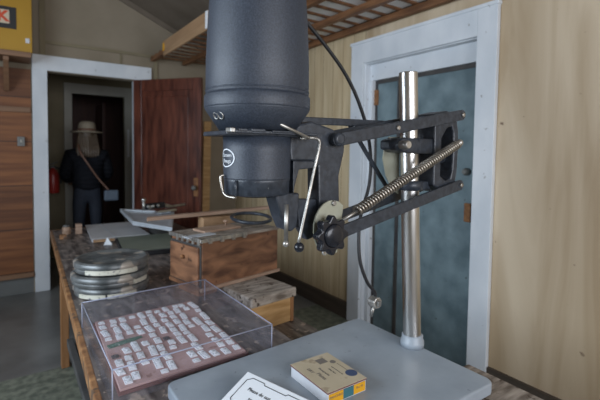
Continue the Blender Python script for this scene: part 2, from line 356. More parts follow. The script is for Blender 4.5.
MB().tube([kp+n*T, kp+n*(T+.03)],.008,12).sphere(kp+n*(T+.045),.026).build('door_knob','grey_box',d2)
lw = thing('leaning_board', (1.8,4.7,0), 'tan wooden board leaning upright behind the open mahogany door', 'board')
MB().obox((1.80,4.60,0),(.09,0,0),(0,.02,0),(.10,.17,1.75)).build('plank','palewood',lw,.003)

# ------------------------------------------------------------------ left corner: shelf, yellow box, outlet, extinguisher
t = thing('wall_shelf', (-.5,4.6,2.2), 'brown wooden wall shelf high on the brown boarded wall', 'shelf')
MB().box(-1.2,4.44,2.20,.165,4.785,2.245).build('shelf_board','browntrim',t,.003)
for x in (-.02,-.85): MB().prism([(x-.02,4.787,2.2),(x-.02,4.787,1.93),(x-.02,4.74,1.93),(x-.02,4.50,2.17),(x-.02,4.50,2.2)], (.04,0,0)).build('bracket','browntrim',t)
t = thing('yellow_box', (-.2,4.6,2.245), 'large yellow film box with dark label standing on the high wall shelf', 'box')
MB().box(-.62,4.48,2.246,.175,4.76,2.95).build('carton','yellow',t,.004)
MB().box(-.52,4.474,2.435,.06,4.479,2.62).build('label','ink',t)
MB().box(-.49,4.470,2.475,.01,4.4735,2.59).build('label_panel','cream',t)
text_mb('KODAK',.12,(-.21,4.4685,2.532),(1,0,0),(0,0,1),.002,bold=.005).build('lettering','red',t)
MB().box(.125,4.474,2.33,.155,4.479,2.37).build('price_sticker','boxwhite',t)
t = thing('outlet_box', (.085,4.76,1.43), 'small grey metal switch box on the brown boarded wall', 'switch')
MB().box(.055,4.75,1.42,.115,4.788,1.51).build('housing','grey_box',t,.004)
MB().box(.078,4.742,1.455,.092,4.75,1.48).build('toggle','dimwhite',t,.002)
t = thing('fire_extinguisher', (.40,5.1,.87), 'red fire extinguisher hanging on the wall in the second room', 'fire extinguisher')
t.location = (.40,5.58,.88)
MB().lathe([(.02,.885),(.06,.89),(.065,.90),(.065,1.10),(.045,1.15),(.02,1.165),(.018,1.18)],.40,5.60).build('cylinder','redpaint',t)
MB().box(.38,5.58,1.18,.42,5.62,1.20).obox((.36,5.59,1.21),(.09,0,.03),(0,.02,0),(0,0,.01)).tube(smooth_path([(.42,5.6,1.19),(.48,5.6,1.15),(.475,5.58,1.0)]),.009).build('valve_and_hose','rubber',t)
MB().box(.28,5.58,1.0,.336,5.62,1.03).build('wall_bracket','grey_box',t)
struct(MB().box(.20,YB+.12,0,.28,5.8,2.8), 'wall_far', 'plaster')

t = tag(MB().box(1.338,FY-.036,1.30,1.365,FY-.031,1.68).build('light_leak_strip','paper'),'narrow white strip on the far door casing standing in for a light leak','light leak')  # light leak between far casing and door, painted as a white strip

# wooden peg on boarded wall
t = MB().lathe([(.012,XR),(.012,XR-.03),(.028,XR-.045),(.028,XR-.06),(.01,XR-.065)],0,3.27,16,'x',2.06).build('coat_peg','rust'); tag(t,'brown round wooden peg high on the cream boarded wall','peg')

# ------------------------------------------------------------------ drying rack near the ceiling
t = thing('drying_rack', (1.8,3.1,2.36), 'brown lath drying rack hung under the ceiling along the right wall', 'rack')
RY0, RY1 = 1.47, 4.72
for x in (1.29,1.64,1.985,2.285): MB().box(x-.022,RY0,2.36,x+.022,RY1,2.405).build('rail','lathw',t,.003)
k = 0; y = RY0+.02
while y < RY1:
    MB().box(1.27,y,2.405,2.29,y+.028,2.417).build('slat','lathw',t); y += .145
MB().box(1.66,RY0+.05,2.418,2.28,RY1-.3,2.421).build('screen_cloth','screen',t)
MB().box(1.248,2.0,2.325,1.266,4.20,2.465).build('fascia','fascia',t,.002)
tag(MB().box(1.240,3.06,2.33,1.2475,3.10,2.46).build('paper_tab','paper',t),'white paper tab on the pale fascia')
tag(MB().box(1.240,4.16,2.37,1.2475,4.19,2.44).build('paper_tab','amber',t),'yellow tab at the far end of the fascia')

# ------------------------------------------------------------------ work table
t = thing('work_table', (.55,2.5,0), 'long worn dark-topped wooden work table with orange scuffed edge', 'table')
poly = [(.175,.35),(.93,.35),(.93,2.455),(1.42,2.455),(1.42,4.5),(.297,4.5),(.236,2.45)]
top = MB().prism([(x,y,.60) for x,y in poly],(0,0,.0395)); top.build('tabletop','table',t,.003)
ed = MB(); e0,e1,e2 = Vector((.175,.35,0)),Vector((.236,2.45,0)),Vector((.297,4.5,0))
for p,q in ((e0,e1),(e1,e2)): ed.prism([p+Vector((-.006,0,.585)),q+Vector((-.006,0,.585)),q+Vector((.016,0,.585)),p+Vector((.016,0,.585))],(0,0,.056))
ed.box(.297,4.5,.585,1.42,4.515,.641); ed.build('edge_strip','tableedge',t,.004)
for x,y in ((.248,3.0),(.50,4.38),(1.34,4.40),(.86,2.62),(.86,.42)): MB().box(x,y,0,x+.045,y+.06,.60).build('leg','leg',t,.003)
ap = MB().prism([(.335,.5,.52),(.335,4.36,.52),(.355,4.36,.52),(.355,.5,.52)],(0,0,.08)); ap.build('apron','dark',t)
t = thing('lower_shelf_plank', (.4,1.4,.36), 'dark plank bench tucked under the left edge of the work table', 'bench')
MB().box(.232,.4,.35,.262,2.5,.39).build('front_lip','dark',t,.003); MB().box(.27,.4,.345,.75,2.48,.375).build('seat','dark',t,.003)
for x,y in ((.30,.6),(.66,.6),(.30,2.25),(.66,2.25)): MB().box(x,y,0,x+.05,y+.05,.345).build('leg','dark',t)
# low bench and crate right of table
t = thing('low_bench', (1.1,2.0,0), 'low dark wooden bench standing beside the work table under the crate', 'bench')
MB().box(.94,1.64,.46,1.275,2.44,.499).build('top','table',t,.003)
for x,y in ((.95,1.66),(1.21,1.66),(.95,2.37),(1.21,2.37)): MB().box(x,y,0,x+.05,y+.05,.46).build('leg','dark',t)
t = thing('enlarger_stand', (1.15,.6,0), 'rough brown wooden stand under the right side of the grey baseboard', 'stand')
MB().box(.94,.2,.605,1.365,.88,.6385).build('top','weather',t,.006)
for x,y in ((.95,.22),(1.29,.22),(.95,.8),(1.29,.8)): MB().box(x,y,0,x+.05,y+.05,.605).build('leg','leg',t)

ca, sa = math.cos(R(8)), math.sin(R(8)); A = Vector((ca,sa,0)); B = Vector((-sa,ca,0))
t = thing('crate', (1.1,2.1,.5), 'low pale wood crate with thick weathered grey top board under the brown box', 'crate')
o = Vector((1.24,1.826,.5))-A*.285
MB().obox(o+A*.008+B*.012,A*.27,B*.52,(0,0,.13)).build('carcass','palewood',t,.003)
MB().obox(o+Vector((0,0,.13)),A*.295,B*.54,(0,0,.05)).build('lid','weather',t,.008,3)
MB().obox(o+A*.262+B*.006,A*.018,B*.012,(0,0,.13)).build('corner_post','leg',t)

# brown box
A = Vector((.976,.218,0)).normalized(); B = Vector((-A.y,A.x,0)); K = Vector((.796,2.022,.682))
t = thing('wooden_box', K+A*.27+B*.15, 'stained brown wooden box with metal-edged lid and hinged end door', 'box')
MB().obox(K,A*.535,B*.295,(0,0,.253)).build('carcass','boxwood',t,.003)
MB().obox(K+Vector((0,0,.253))-A*.008-B*.008,A*.551,B*.311,(0,0,.014)).build('lid','weather',t,.003)
MB().obox(K-A*.012-B*.014+Vector((0,0,-.001)),A*.555,B*.013,(0,0,.016)).build('skirting','stick',t)
MB().obox(K-B*.0-A*.013+Vector((0,0,-.0)),A*.012,B*.30,(0,0,.02)).build('skirting','boxwood',t)
MB().obox(Vector((K.x,K.y,.641))+A*.01+B*.04,A*.11,B*.2,(0,0,.04)).build('foot','boxwood',t)
dd = MB().obox(K-A*.020+B*.012+Vector((0,0,.028)),A*.014,B*.265,(0,0,.195)).build('end_door','boxwood',t,.004)
p = K-A*.030+B*.14+Vector((0,0,.16)); MB().sphere(p,.011,.011,.011,12,8).build('knob','rust',dd)
MB().obox(K-A*.007+B*.002+Vector((0,0,.012)),A*.006,B*.285,(0,0,.222)).build('door_recess','darkgap',t)
ms = MB()
zt = K+Vector((0,0,.250))
ms.obox(zt-A*.012-B*.012,A*.30,B*.003,(0,0,.018)); ms.obox(zt-A*.012-B*.012+Vector((0,0,.018)),A*.30,B*.018,(0,0,.002))
ms.obox(zt-A*.012-B*.012,A*.003,B*.315,(0,0,.018)); ms.obox(zt-A*.012-B*.012+Vector((0,0,.018)),A*.018,B*.315,(0,0,.002))
ms.build('metal_edging','steel',t)
for k in range(5): MB().obox(zt-A*(.018)+B*(.05*k)+Vector((0,0,-.012)),A*.006,B*.018,(0,0,.035)).build('corner_clip','steel',t)
for k in range(4): MB().obox(zt+A*(.03+.075*k)-B*.017+Vector((0,0,-.008)),A*.022,B*.006,(0,0,.03)).build('corner_clip','steel',t)
zT = .682+.267
K2 = Vector((K.x,K.y,zT))
MB_ = MB().obox(K2+A*.10+B*.12+Vector((0,0,.0005)),A*.25,B*.12,(0,0,.012)).build('wood_offcut','stick',None,.002); tag(MB_,'flat rectangular wood offcut lying on the brown box lid','wood piece')
MB_ = MB().obox(K2-A*.04+B*.06+Vector((0,0,.0005)),A*.17,B*.06,(0,0,.004)).build('metal_plate','easel',None,.001); tag(MB_,'thin grey metal plate near the front left corner of the brown box lid','metal plate')
p0 = Vector((.655,2.53,.980)); p1 = Vector((1.48,2.47,1.006)); dv = p1-p0
MB_ = MB().obox(p0,dv,Vector((.013,.05,0)),(0,0,.020)).build('wood_stick','stick',None,.002); tag(MB_,'long flat wooden stick laid across the brown box, overhanging to the left','stick')
tag(MB().box(.98,2.47,.641,1.20,2.56,.982).build('carton','fascia',None,.003),'tan carton mostly hidden behind the brown box, under the long stick','carton')
rc = K2+A*.455+B*.15+Vector((0,0,.012))
MB_ = MB().tube([rc+Vector((.118*math.cos(w*math.pi/20), .125*math.sin(w*math.pi/20), .034+.012*math.sin(w*math.pi/20))) for w in range(40)],.0105,10,closed=True).build('black_ring','casting'); tag(MB_,'black metal ring lying on the right end of the brown box lid','ring')
MB_ = MB().lathe([(.006,zT),(.006,zT+.03),(.016,zT+.034),(.016,zT+.042),(.002,zT+.046)],K2.x+A.x*.30+B.x*.2,K2.y+A.y*.30+B.y*.2,16).build('turned_knob','stick'); tag(MB_,'small turned knob standing at the back of the brown box lid','knob')

# ------------------------------------------------------------------ film cans
def can(cx, cy, z0, r_, h_, label, lab_ang, lab_w, name='film_can', extra=None):
    t = thing(name, (cx,cy,z0), label, 'film can', 'stacked film cans')
    MB().lathe([(r_-.008,z0),(r_-.004,z0+.003),(r_-.004,z0+h_*.55),(r_-.006,z0+h_*.55)],cx,cy,72).build('base','tin',t)
    zl = z0+h_*.50
    MB().lathe([(r_,zl-.004),(r_+.002,zl),(r_+.002,zl+h_*.38),(r_-.003,z0+h_-.004),(r_-.010,z0+h_),(r_-.022,z0+h_),(r_-.028,z0+h_-.005),(r_*.42,z0+h_-.005),(r_*.38,z0+h_-.002),(r_*.10,z0+h_-.002)],cx,cy,72).build('lid','tin',t)
    def arc(a0,a1,za,zb,m,nm):
        mb = MB(); k = 24; vs = []
        for i in range(k+1):
            w = R(a0+(a1-a0)*i/k)
            for rr in (r_+.0005, r_+.0030):
                for z in (za,zb): vs.append((cx+rr*math.cos(w), cy+rr*math.sin(w), z))
        F = []
        for i in range(k):
            q = i*4
            F += [(q,q+4,q+5,q+1),(q+2,q+3,q+7,q+6),(q,q+2,q+6,q+4),(q+1,q+5,q+7,q+3)]
        F += [(0,1,3,2),(4*k,4*k+2,4*k+3,4*k+1)]
        mb.add(vs,F); mb.build(nm,m,t)
    arc(lab_ang-lab_w, lab_ang+lab_w, z0+h_*.10, z0+h_*.48, 'tape','tape_label')
    if extra: arc(extra[0]-extra[1], extra[0]+extra[1], z0+h_*.10, z0+h_*.5,'tape','tape_label')
    return t
can(.447,2.44,.641,.188,.056,'bottom film can of the stack, pale tape labels on its side',228,22,extra=(275,22))
can(.440,2.44,.6975,.192,.056,'middle film can of the stack, label peeping out at right',310,16)
can(.455,2.47,.754,.190,.060,'topmost film can of the stack with a long white tape label',258,40)
tag(MB().add([(.60,3.60,.641),(.66,3.58,.641),(.65,3.64,.641),(.628,3.61,.70)],[(0,2,1),(0,1,3),(1,2,3),(2,0,3)]).build('paper_cone','paper'),'small white folded paper peak on the table behind the film cans','paper')

# ------------------------------------------------------------------ far things on the table
t = thing('open_book',(.78,4.1,.641),'pale closed ledger lying at the far end of the work table','book')
MB().prism([(.535,3.72,.645),(.97,3.70,.645),(.985,4.42,.645),(.585,4.42,.645)],(0,0,.028)).build('page_block','boxwhite',t)
MB().prism([(.528,3.71,.673),(.978,3.69,.673),(.993,4.43,.673),(.578,4.43,.673)],(0,0,.004)).build('cover','bluewhite',t)
MB().box(.70,3.70,.677,.704,4.42,.679).build('cover_crease','easel',t)
MB().box(.54,3.695,.648,.70,3.715,.668).build('spine_label','fascia',t)
tag(t,'pale grey ledger lying at the far end of the work table')
t.name = 'ledger'
t = thing('cutting_mat',(.9,3.5,.641),'flat black tray lined with grey-green sheet between ledger and brown box','tray')
MB().prism([(.640,3.10,.642),(1.02,3.06,.642),(1.15,3.66,.642),(.70,3.68,.642)],(0,0,.032)).build('tray_body','rubber',t,.003)
MB().prism([(.655,3.13,.674),(1.015,3.09,.674),(1.13,3.65,.674),(.715,3.67,.674)],(0,0,.004)).build('green_sheet','greenmat',t)
t.name = 'flat_tray'
t = thing('printing_easel',(1.0,3.9,.64),'light grey metal easel tray propped up behind the brown box','easel')
q = [Vector((.825,3.62,.795)),Vector((1.03,3.24,.785)),Vector((1.30,4.02,.80)),Vector((.875,4.36,.81))]
MB().prism(q,(0,0,-.018)).build('base_plate','easel',t,.003)
cen = sum(q,Vector())/4
MB().ringprism([p+Vector((0,0,.001)) for p in q],[cen+(p-cen)*.86+Vector((0,0,.001)) for p in q],(0,0,.014)).build('raised_rim','easel',t,.003)
MB().box(1.04,3.72,.641,1.18,3.95,.776).build('support_block','dark',t)
t = thing('chrome_clamp',(1.1,3.9,.81),'black and chrome clamp tool lying across the grey easel tray','clamp')
pa = Vector((1.00,3.86,.866)); pb = Vector((1.44,4.12,.860))
MB().tube(smooth_path([pa+Vector((.0,0,.02)),pa+(pb-pa)*.3+Vector((0,0,.03)),pa+(pb-pa)*.6,pb]),[.026]*8+[.020]*8+[.014]*9,12).build('shaft','steel',t)
MB().obox(pa+Vector((-.01,-.02,-.0)),(.19,.07,.0),(-.02,.04,0),(0,0,.055)).build('jaw','blackpl',t,.006)
for k in range(3): MB().sphere(pa+Vector((.005+.05*k,-.022+.018*k,.03)),.013,n=10,m=6).build('screw','chrome',t)
MB().tube([pa+Vector((-.03,-.01,-.005)),pa+Vector((-.03,-.01,.085))],.012,10).sphere(pa+Vector((-.03,-.01,.09)),.020).build('handle','chrome',t)
MB().obox(pa+Vector((.10,.0,-.04)),(.2,.08,0),(-.02,.05,0),(0,0,.02)).build('foot','chrome',t,.004)
t = thing('small_jar',(.45,4.2,.641),'small brown wooden jar near the far left corner of the work table','jar')
MB().lathe([(.03,.641),(.034,.65),(.034,.70),(.028,.71)],.40,4.22,20).build('body','stick',t); MB().lathe([(.03,.7105),(.03,.722),(.01,.725)],.40,4.22,20).build('lid','tin',t)
tag(MB().box(.47,4.18,.641,.52,4.24,.73).build('wood_block','stick',None,.003),'small upright wood block beside the little jar at table end','block')
tag(MB().box(.33,4.0,.641,.38,4.06,.675).build('wood_block','tableedge',None,.003),'small low wood block on the far left table corner','block')

# ------------------------------------------------------------------ display case with letters
t = thing('display_case',(.53,1.68,.641),'clear acrylic display case covering the mauve letter board','display case')
cq = [Vector((.238,1.305,.6415)),Vector((.802,1.335,.6415)),Vector((.800,1.995,.6415)),Vector((.240,1.960,.6415))]; H = .11
names = ['side_panel']*4
for i in range(4):
    p, q2 = cq[i], cq[(i+1)%4]; d = (q2-p).normalized(); nn = Vector((-d.y,d.x,0))*.003
    MB().obox(p+d*.004,(q2-p)-d*.008,nn,(0,0,H-.003)).build('side_panel','acrylic',t)
MB().prism([p+Vector((0,0,H-.003)) for p in cq],(0,0,.003)).build('top_panel','acrylic',t)
eg = MB()
for i in range(4):
    p, q2 = cq[i]+Vector((0,0,H-.0015)), cq[(i+1)%4]+Vector((0,0,H-.0015)); eg.tube([p,q2],.0022,6)
    eg.tube([cq[i]+Vector((0,0,.001)),cq[i]+Vector((0,0,H))],.0022,6)
eg.build('polished_edge','acryledge',t)
t = thing('letter_board',(.5,1.7,.642),'mauve board inside the acrylic case, covered with white sign letters','board')
bq = [Vector((.268,1.352,.642)),Vector((.712,1.372,.642)),Vector((.722,1.985,.642)),Vector((.288,1.955,.642))]
MB().prism(bq,(0,0,.017)).build('panel','tray',t,.002)
MB().ringprism([Vector((.262,1.345,.6415)),Vector((.720,1.365,.6415)),Vector((.730,1.992,.6415)),Vector((.282,1.962,.6415))],bq,(0,0,.010)).build('edge_moulding','maroon',t)
ux = (bq[1]-bq[0]); uy = (bq[3]-bq[0]); lx, ly = ux.length, uy.length; ux.normalize(); uy.normalize()
def slug_mesh(L_, m, seed):
    rnd = random.Random(seed); mb = MB(); w = .0235
    mb.box(-w/2,-L_/2,0,w/2,L_/2,.004)
    k = max(1,int(L_/.012)); st = L_/k
    for i in range(k):            # relief characters
        y = -L_/2+st*(i+.5); s = st*.36; kind = rnd.randrange(4)
        if kind == 0: mb.box(-.007,y-s,.004,.007,y-s*.3,.0065); mb.box(-.007,y-s*.3,.004,-.002,y+s,.0065)
        elif kind == 1: mb.box(-.007,y-s,.004,-.003,y+s,.0065); mb.box(.003,y-s,.004,.007,y+s,.0065); mb.box(-.003,y-s*.2,.004,.003,y+s*.3,.0065)
        elif kind == 2: mb.box(-.007,y-s,.004,.007,y-s*.5,.0065); mb.box(-.007,y+s*.5,.004,.007,y+s,.0065)
        else: mb.box(-.002,y-s,.004,.003,y+s,.0065); mb.box(-.007,y+s*.4,.004,-.002,y+s,.0065); mb.box(.003,y+s*.4,.004,.007,y+s,.0065)
    o = mb.build('letter_slug',m); me = o.data; bpy.data.objects.remove(o); return me
lens = [.022,.034,.046,.062,.080]
meshes = {l:[slug_mesh(l,'slug',int(l*1000)+k) for k in range(2)] for l in lens}
darkme = slug_mesh(.022,'darkslug',9)
rnd = random.Random(21); first = None; cnt = 0
for c in range(11):
    y = .012+rnd.uniform(0,.02); x = .024+c*(lx-.048)/10
    while y < ly-.03:
        l = rnd.choice(lens+[.034,.046,.062]); 
        if y+l > ly-.010: l = .022
        if y+l > ly-.004: break
        skip = (c <= 2 and .30 < y+l/2 < .37) or rnd.random() < .07
        if not skip:
            dk = rnd.random() < .05
            me = darkme if dk else rnd.choice(meshes[l])
            ll = .022 if dk else l
            o = bpy.data.objects.new('letter_slug', me); C.objects.link(o)
            o.location = bq[0]+ux*(x+rnd.uniform(-.006,.006))+uy*(y+ll/2)+Vector((0,0,.0172))
            o.rotation_euler.z = rnd.uniform(-.10,.10)
            if dk: tag(o,'tiny dark slug among the white letters on the mauve board','letter','dark slugs on the mauve board')
            else: tag(o,'small white raised-letter slug on the mauve board in the case','letter','white letter slugs on the mauve board')
            cnt += 1
        y += l+.013+rnd.uniform(0,.009)
g = MB().box(-.012,-.075,0,.012,.02,.005); g.prism([(-.012,.02,0),(.012,.02,0),(.004,.055,0),(-.004,.055,0)],(0,0,.005)); g.box(-.008,-.06,.005,.008,-.045,.0065); g.box(-.008,-.038,.005,.008,-.02,.0065); g.box(-.008,-.012,.005,.008,.005,.0065)
o = g.build('green_tag','greenl'); o.location = bq[0]+ux*.075+uy*.325+Vector((0,0,.018)); o.rotation_euler.z = R(-78); tag(o,'dark green embossed tag on the left side of the letter board','tag')

# ------------------------------------------------------------------ the enlarger
EN = thing('photographic_enlarger',(.9,1.03,.641),'large charcoal photographic enlarger with chrome column on grey baseboard','enlarger')
def rounded(poly, r_, k=5):
    out = []; n = len(poly)
    for i in range(n):
        p = Vector(poly[i]); a_ = (Vector(poly[i-1])-p).normalized(); b_ = (Vector(poly[(i+1)%n])-p).normalized()
        ang = a_.angle(b_)/2; d = r_/math.tan(ang); c = p+(a_+b_).normalized()*(r_/math.sin(ang))
        s_, e_ = p+a_*d-c, p+b_*d-c
        for j in range(k+1):
            t_ = j/k; v = (s_*(1-t_)+e_*t_).normalized()*r_; out.append(c+v)
    return out
bp = rounded([(.385,.715,.6415),(1.262,.715,.6415),(1.245,1.34,.6415),(.385,1.275,.6415)],.030)
MB().prism(bp,(0,0,.039)).build('baseboard','greyboard',EN,.006,3)
tilt = -.062   # the column leans slightly
ctop = Vector((1.174,1.03,1.69)); cbot = Vector((1.234,1.03,.681))
cd_ = (ctop-cbot).normalized()
MB().tube([cbot,cbot+cd_*.002,cbot+cd_*.004,ctop-cd_*.004,ctop-cd_*.002,ctop-cd_*.0005,ctop],[.0325]*5+[.0320,.031],48).build('column','chrome',EN)
MB().lathe([(.043,.680),(.043,.702),(.039,.706),(.039,.722),(.033,.726)],1.234,1.03,40).build('column_flange','greyboard',EN)
colx = lambda z: 1.234+(1.174-1.234)*(z-.681)/(1.69-.681)
LX, LY = .565, 1.03
MB().lathe([(.104,1.456),(.143,1.512),(.143,1.518)],LX,LY,72).build('lamp_cone','crinkle',EN)
MB().lathe([(.138,1.511),(.144,1.515),(.145,1.519),(.145,1.546),(.142,1.551),(.139,1.553)],LX,LY,72).build('lamp_band','crinkle',EN)
MB().lathe([(.139,1.551),(.141,1.555),(.1405,1.64),(.136,1.74),(.129,1.84),(.118,1.93),(.10,1.99),(.07,2.03),(.03,2.045)],LX,LY,72).build('lamp_housing','crinkle',EN)
bd = MB().lathe([(.1410,1.560),(.1425,1.562),(.1410,1.564)],LX,LY,72).build('bead','crinkle',EN)
fl = MB().box(.435,.945,1.440,.71,1.10,1.452); fl.build('negative_stage','casting',EN,.003)
rl = MB(); rl.prism(rounded([(.436,.925,1.445),(.70,.925,1.445),(.70,.95,1.445),(.436,.95,1.445)],.010),(0,0,.008)); rl.build('negative_carrier_rail','casting',EN,.002)
MB().box(.434,.922,1.446,.446,.952,1.457).build('rail_end','steel',EN,.002)
MB().box(.455,.922,1.449,.48,.952,1.456).box(.49,.922,1.449,.53,.952,1.457).box(.55,.922,1.449,.67,.952,1.455).build('carrier_slide','casting',EN,.002)
MB().lathe([(.075,1.452),(.075,1.457)],LX,LY,32).build('stage_collar','casting',EN)
MB().lathe([(.092,1.326),(.092,1.329),(.093,1.40),(.094,1.440)],LX,LY,64).build('lens_barrel','crinkle',EN)
MB().lathe([(.084,1.282),(.090,1.285),(.0905,1.320),(.0925,1.328)],LX,LY,64).build('barrel_ring','casting',EN)
MB().lathe([(.05,1.276),(.055,1.278),(.055,1.284)],LX,LY,40).build('lens','blackpl',EN)
# logo bent round the barrel
def bend_at(r_, ang, zc_):
    def fb(x,y,z): w = ang+x/r_; rr = r_+.0006+z; return Vector((LX+rr*math.cos(w), LY+rr*math.sin(w), zc_+y))
    return fb
ang0 = R(181)
fb = bend_at(.0928, ang0, 1.382)
lg = MB(); k = 40; vo = []
for rx, ry in ((.036,.0245),(.032,.0215)):
    for j in range(k):
        w = 2*math.pi*j/k; vo.append((rx*math.cos(w), ry*math.sin(w)))
lg.add([fb(x,y,.0006) for x,y in vo],[(j,(j+1)%k,k+(j+1)%k,k+j) for j in range(k)])
lg.build('logo_ring','paper',EN)
mb = text_mb('Simmon',.0145,(0,0,0),(1,0,0),(0,0,1),.0008,bend=lambda x,y,z: fb(x,y+.0075,z)); mb.build('logo_lettering','paper',EN)
mb = text_mb('Omega',.0145,(0,0,0),(1,0,0),(0,0,1),.0008,bend=lambda x,y,z: fb(x,y-.008,z)); mb.build('logo_lettering','paper',EN)
# round screw heads and emblem on the cone
w = R(190); cp = Vector((LX+.125*math.cos(w), LY+.125*math.sin(w), 1.492)); nd = Vector((math.cos(w),math.sin(w),-.5)).normalized(); td = Vector((-nd.y,nd.x,0)).normalized()
mb = MB()
for dx, rr in ((-.011,.009),(.010,.010)):
    c_ = cp+td*dx+nd*.003; tt = td; vv = nd.cross(tt)
    mb.tube([c_+(tt*math.cos(q_*math.pi/8)+vv*math.sin(q_*math.pi/8))*rr for q_ in range(16)],.0016,6,closed=True)
mb.build('emblem','steel',EN)
# catch on the ring
cyl = lambda a_, r_, z_: (LX+r_*math.cos(R(a_)), LY+r_*math.sin(R(a_)), z_)
MB().tube(smooth_path([cyl(176,.097,1.336),cyl(176,.106,1.332),cyl(178,.104,1.305),cyl(180,.100,1.290),cyl(190,.097,1.281),cyl(206,.094,1.279)]),.0034,8).build('spring_catch','spring',EN)
MB().tube([cyl(206,.0925,1.283),cyl(206,.0935,1.325)],.0035,8).build('latch_bar','casting',EN)
# thin rods in front
MB().tube([(.526,.92,1.487),(.663,.92,1.438)],.0042,10).build('carrier_lever','steel',EN)
MB().tube(smooth_path([(.645,.935,1.437),(.672,.92,1.439),(.687,.91,1.434),(.690,.91,1.415),(.676,.91,1.36),(.649,.91,1.25),(.626,.91,1.158)],6),.0042,10).build('focus_rod','steel',EN)
MB().sphere((.625,.905,1.149),.0135).build('focus_ball','blackpl',EN)
MB().tube([(.606,.94,1.26),(.606,.94,1.157)],.006,10).sphere((.606,.94,1.154),.009).build('stop_pin','steel',EN)
# lens-side carriage
cgp = [(.640,1.435),(.66,1.475),(.72,1.490),(.80,1.470),(.845,1.44),(.845,1.405),(.825,1.33),(.830,1.235),(.79,1.22),(.75,1.22),(.745,1.36),(.725,1.375),(.65,1.375)]
MB().prism([(x,.985,z) for x,z in cgp],(0,.06,0)).build('carriage','casting',EN,.006)
MB().prism([(.66,.99,1.375),(.745,.99,1.375),(.745,.99,1.355),(.68,.99,1.35),(.665,.99,1.30),(.66,.99,1.24)],(0,.05,0)).build('carriage_web','casting',EN,.003)
MB().prism([(x,.975,z) for x,z in [(.590,1.285),(.672,1.285),(.672,1.235),(.665,1.19),(.648,1.176),(.630,1.182),(.612,1.22)]],(0,.06,0)).build('lens_bracket','casting',EN,.005)
MB().prism([(x,1.0,z) for x,z in [(.68,1.265),(.76,1.26),(.76,1.15),(.72,1.14),(.69,1.18)]],(0,.03,0)).build('rear_gusset','casting',EN,.004)
MB().lathe([(.020,1.0),(.020,.955),(.012,.95)],.80,0,20,'y',1.44).build('pivot_boss','casting',EN)
# arms
def bar(p, q, w_, y0, y1, name, m='casting'):
    p = Vector((p[0],0,p[1])); q = Vector((q[0],0,q[1])); d = (q-p).normalized(); nn = Vector((-d.z,0,d.x)); mb = MB(); pts = []
    for j in range(9): t_ = math.pi*j/8-math.pi/2; pts.append(q+d*math.cos(t_)*w_+nn*math.sin(t_)*w_)
    for j in range(9): t_ = math.pi*j/8+math.pi/2; pts.append(p+d*math.cos(t_)*w_+nn*math.sin(t_)*w_)
    return mb.prism([v+Vector((0,y0,0)) for v in pts],(0,y1-y0,0)).build(name,m,EN,.0025)
UR, UL, LR_, LL_ = (1.398,1.548),(.798,1.438),(1.40,1.284),(.785,1.154)
bar(UL,UR,.0195,.958,.970,'upper_arm'); bar(LL_,LR_,.0195,.958,.970,'lower_arm')
bar(UL,UR,.0195,1.088,1.100,'upper_arm'); bar((LL_[0],LL_[1]),LR_,.0195,1.088,1.100,'lower_arm')
bar((.70,1.50),(1.13,1.508),.012,1.10,1.112,'tie_bar')
bar((.98,1.50),(1.17,1.275),.008,1.115,1.124,'diagonal_strap')
def bolt(x,z,y,r_=.0085,m='steel'): MB().lathe([(r_,y),(r_,y-.004),(r_*.7,y-.007)],x,0,16,'y',z).build('bolt',m,EN)
for x,z in (UR,(1.048,1.484),UL,LR_): bolt(x,z,.958)
# end link: open D-shaped casting between the right ends of the arms
outr = [(1.262,1.545),(1.33,1.560),(1.385,1.550),(1.400,1.49),(1.404,1.42),(1.398,1.33),(1.385,1.278),(1.31,1.262),(1.262,1.285),(1.262,1.42)]
inn = [(1.300,1.455),(1.33,1.495),(1.36,1.505),(1.370,1.48),(1.374,1.42),(1.370,1.34),(1.36,1.31),(1.33,1.302),(1.300,1.32),(1.298,1.40)]
MB().ringprism([(x,.975,z) for x,z in outr],[(x,.975,z) for x,z in inn],(0,.095,0)).build('end_link','casting',EN,.006)
MB().tube([(1.30,1.02,1.37),(1.39,1.02,1.385)],.014,12).build('link_spindle','casting',EN)
# collar on the column with clamp arm and pin
cz = 1.43
MB().lathe([(.034,cz-.026),(.046,cz-.022),(.046,cz+.022),(.034,cz+.026)],colx(cz),1.03,40).build('column_collar','casting',EN)
MB().prism([(x,.985,z) for x,z in [(1.12,1.405),(1.20,1.40),(1.27,1.40),(1.27,1.455),(1.20,1.455),(1.12,1.455),(1.085,1.445),(1.085,1.415)]],(0,.09,0)).build('collar_arm','casting',EN,.006)
MB().lathe([(.022,1.0),(.022,.955),(.020,.952)],1.075,0,24,'y',1.429).build('pin_sleeve','casting',EN)
MB().lathe([(.014,.955),(.014,.925),(.011,.920)],1.062,0,24,'y',1.429).build('clamp_pin','steel',EN)
cz = 1.285; MB().lathe([(.034,cz-.018),(.044,cz-.015),(.044,cz+.015),(.034,cz+.018)],colx(cz),1.03,40).build('column_collar','casting',EN)
MB().prism([(x,1.0,z) for x,z in [(1.22,1.27),(1.28,1.262),(1.28,1.30),(1.22,1.30)]],(0,.06,0)).build('lower_link','casting',EN,.004)
# pale side cheek behind the column
ck = [(1.185,1.46),(1.13,1.46),(1.108,1.43),(1.10,1.38),(1.118,1.32),(1.15,1.27),(1.185,1.25)]
MB().prism([(x,1.072,z) for x,z in ck],(0,.004,0)).build('cheek_plate','platec',EN)
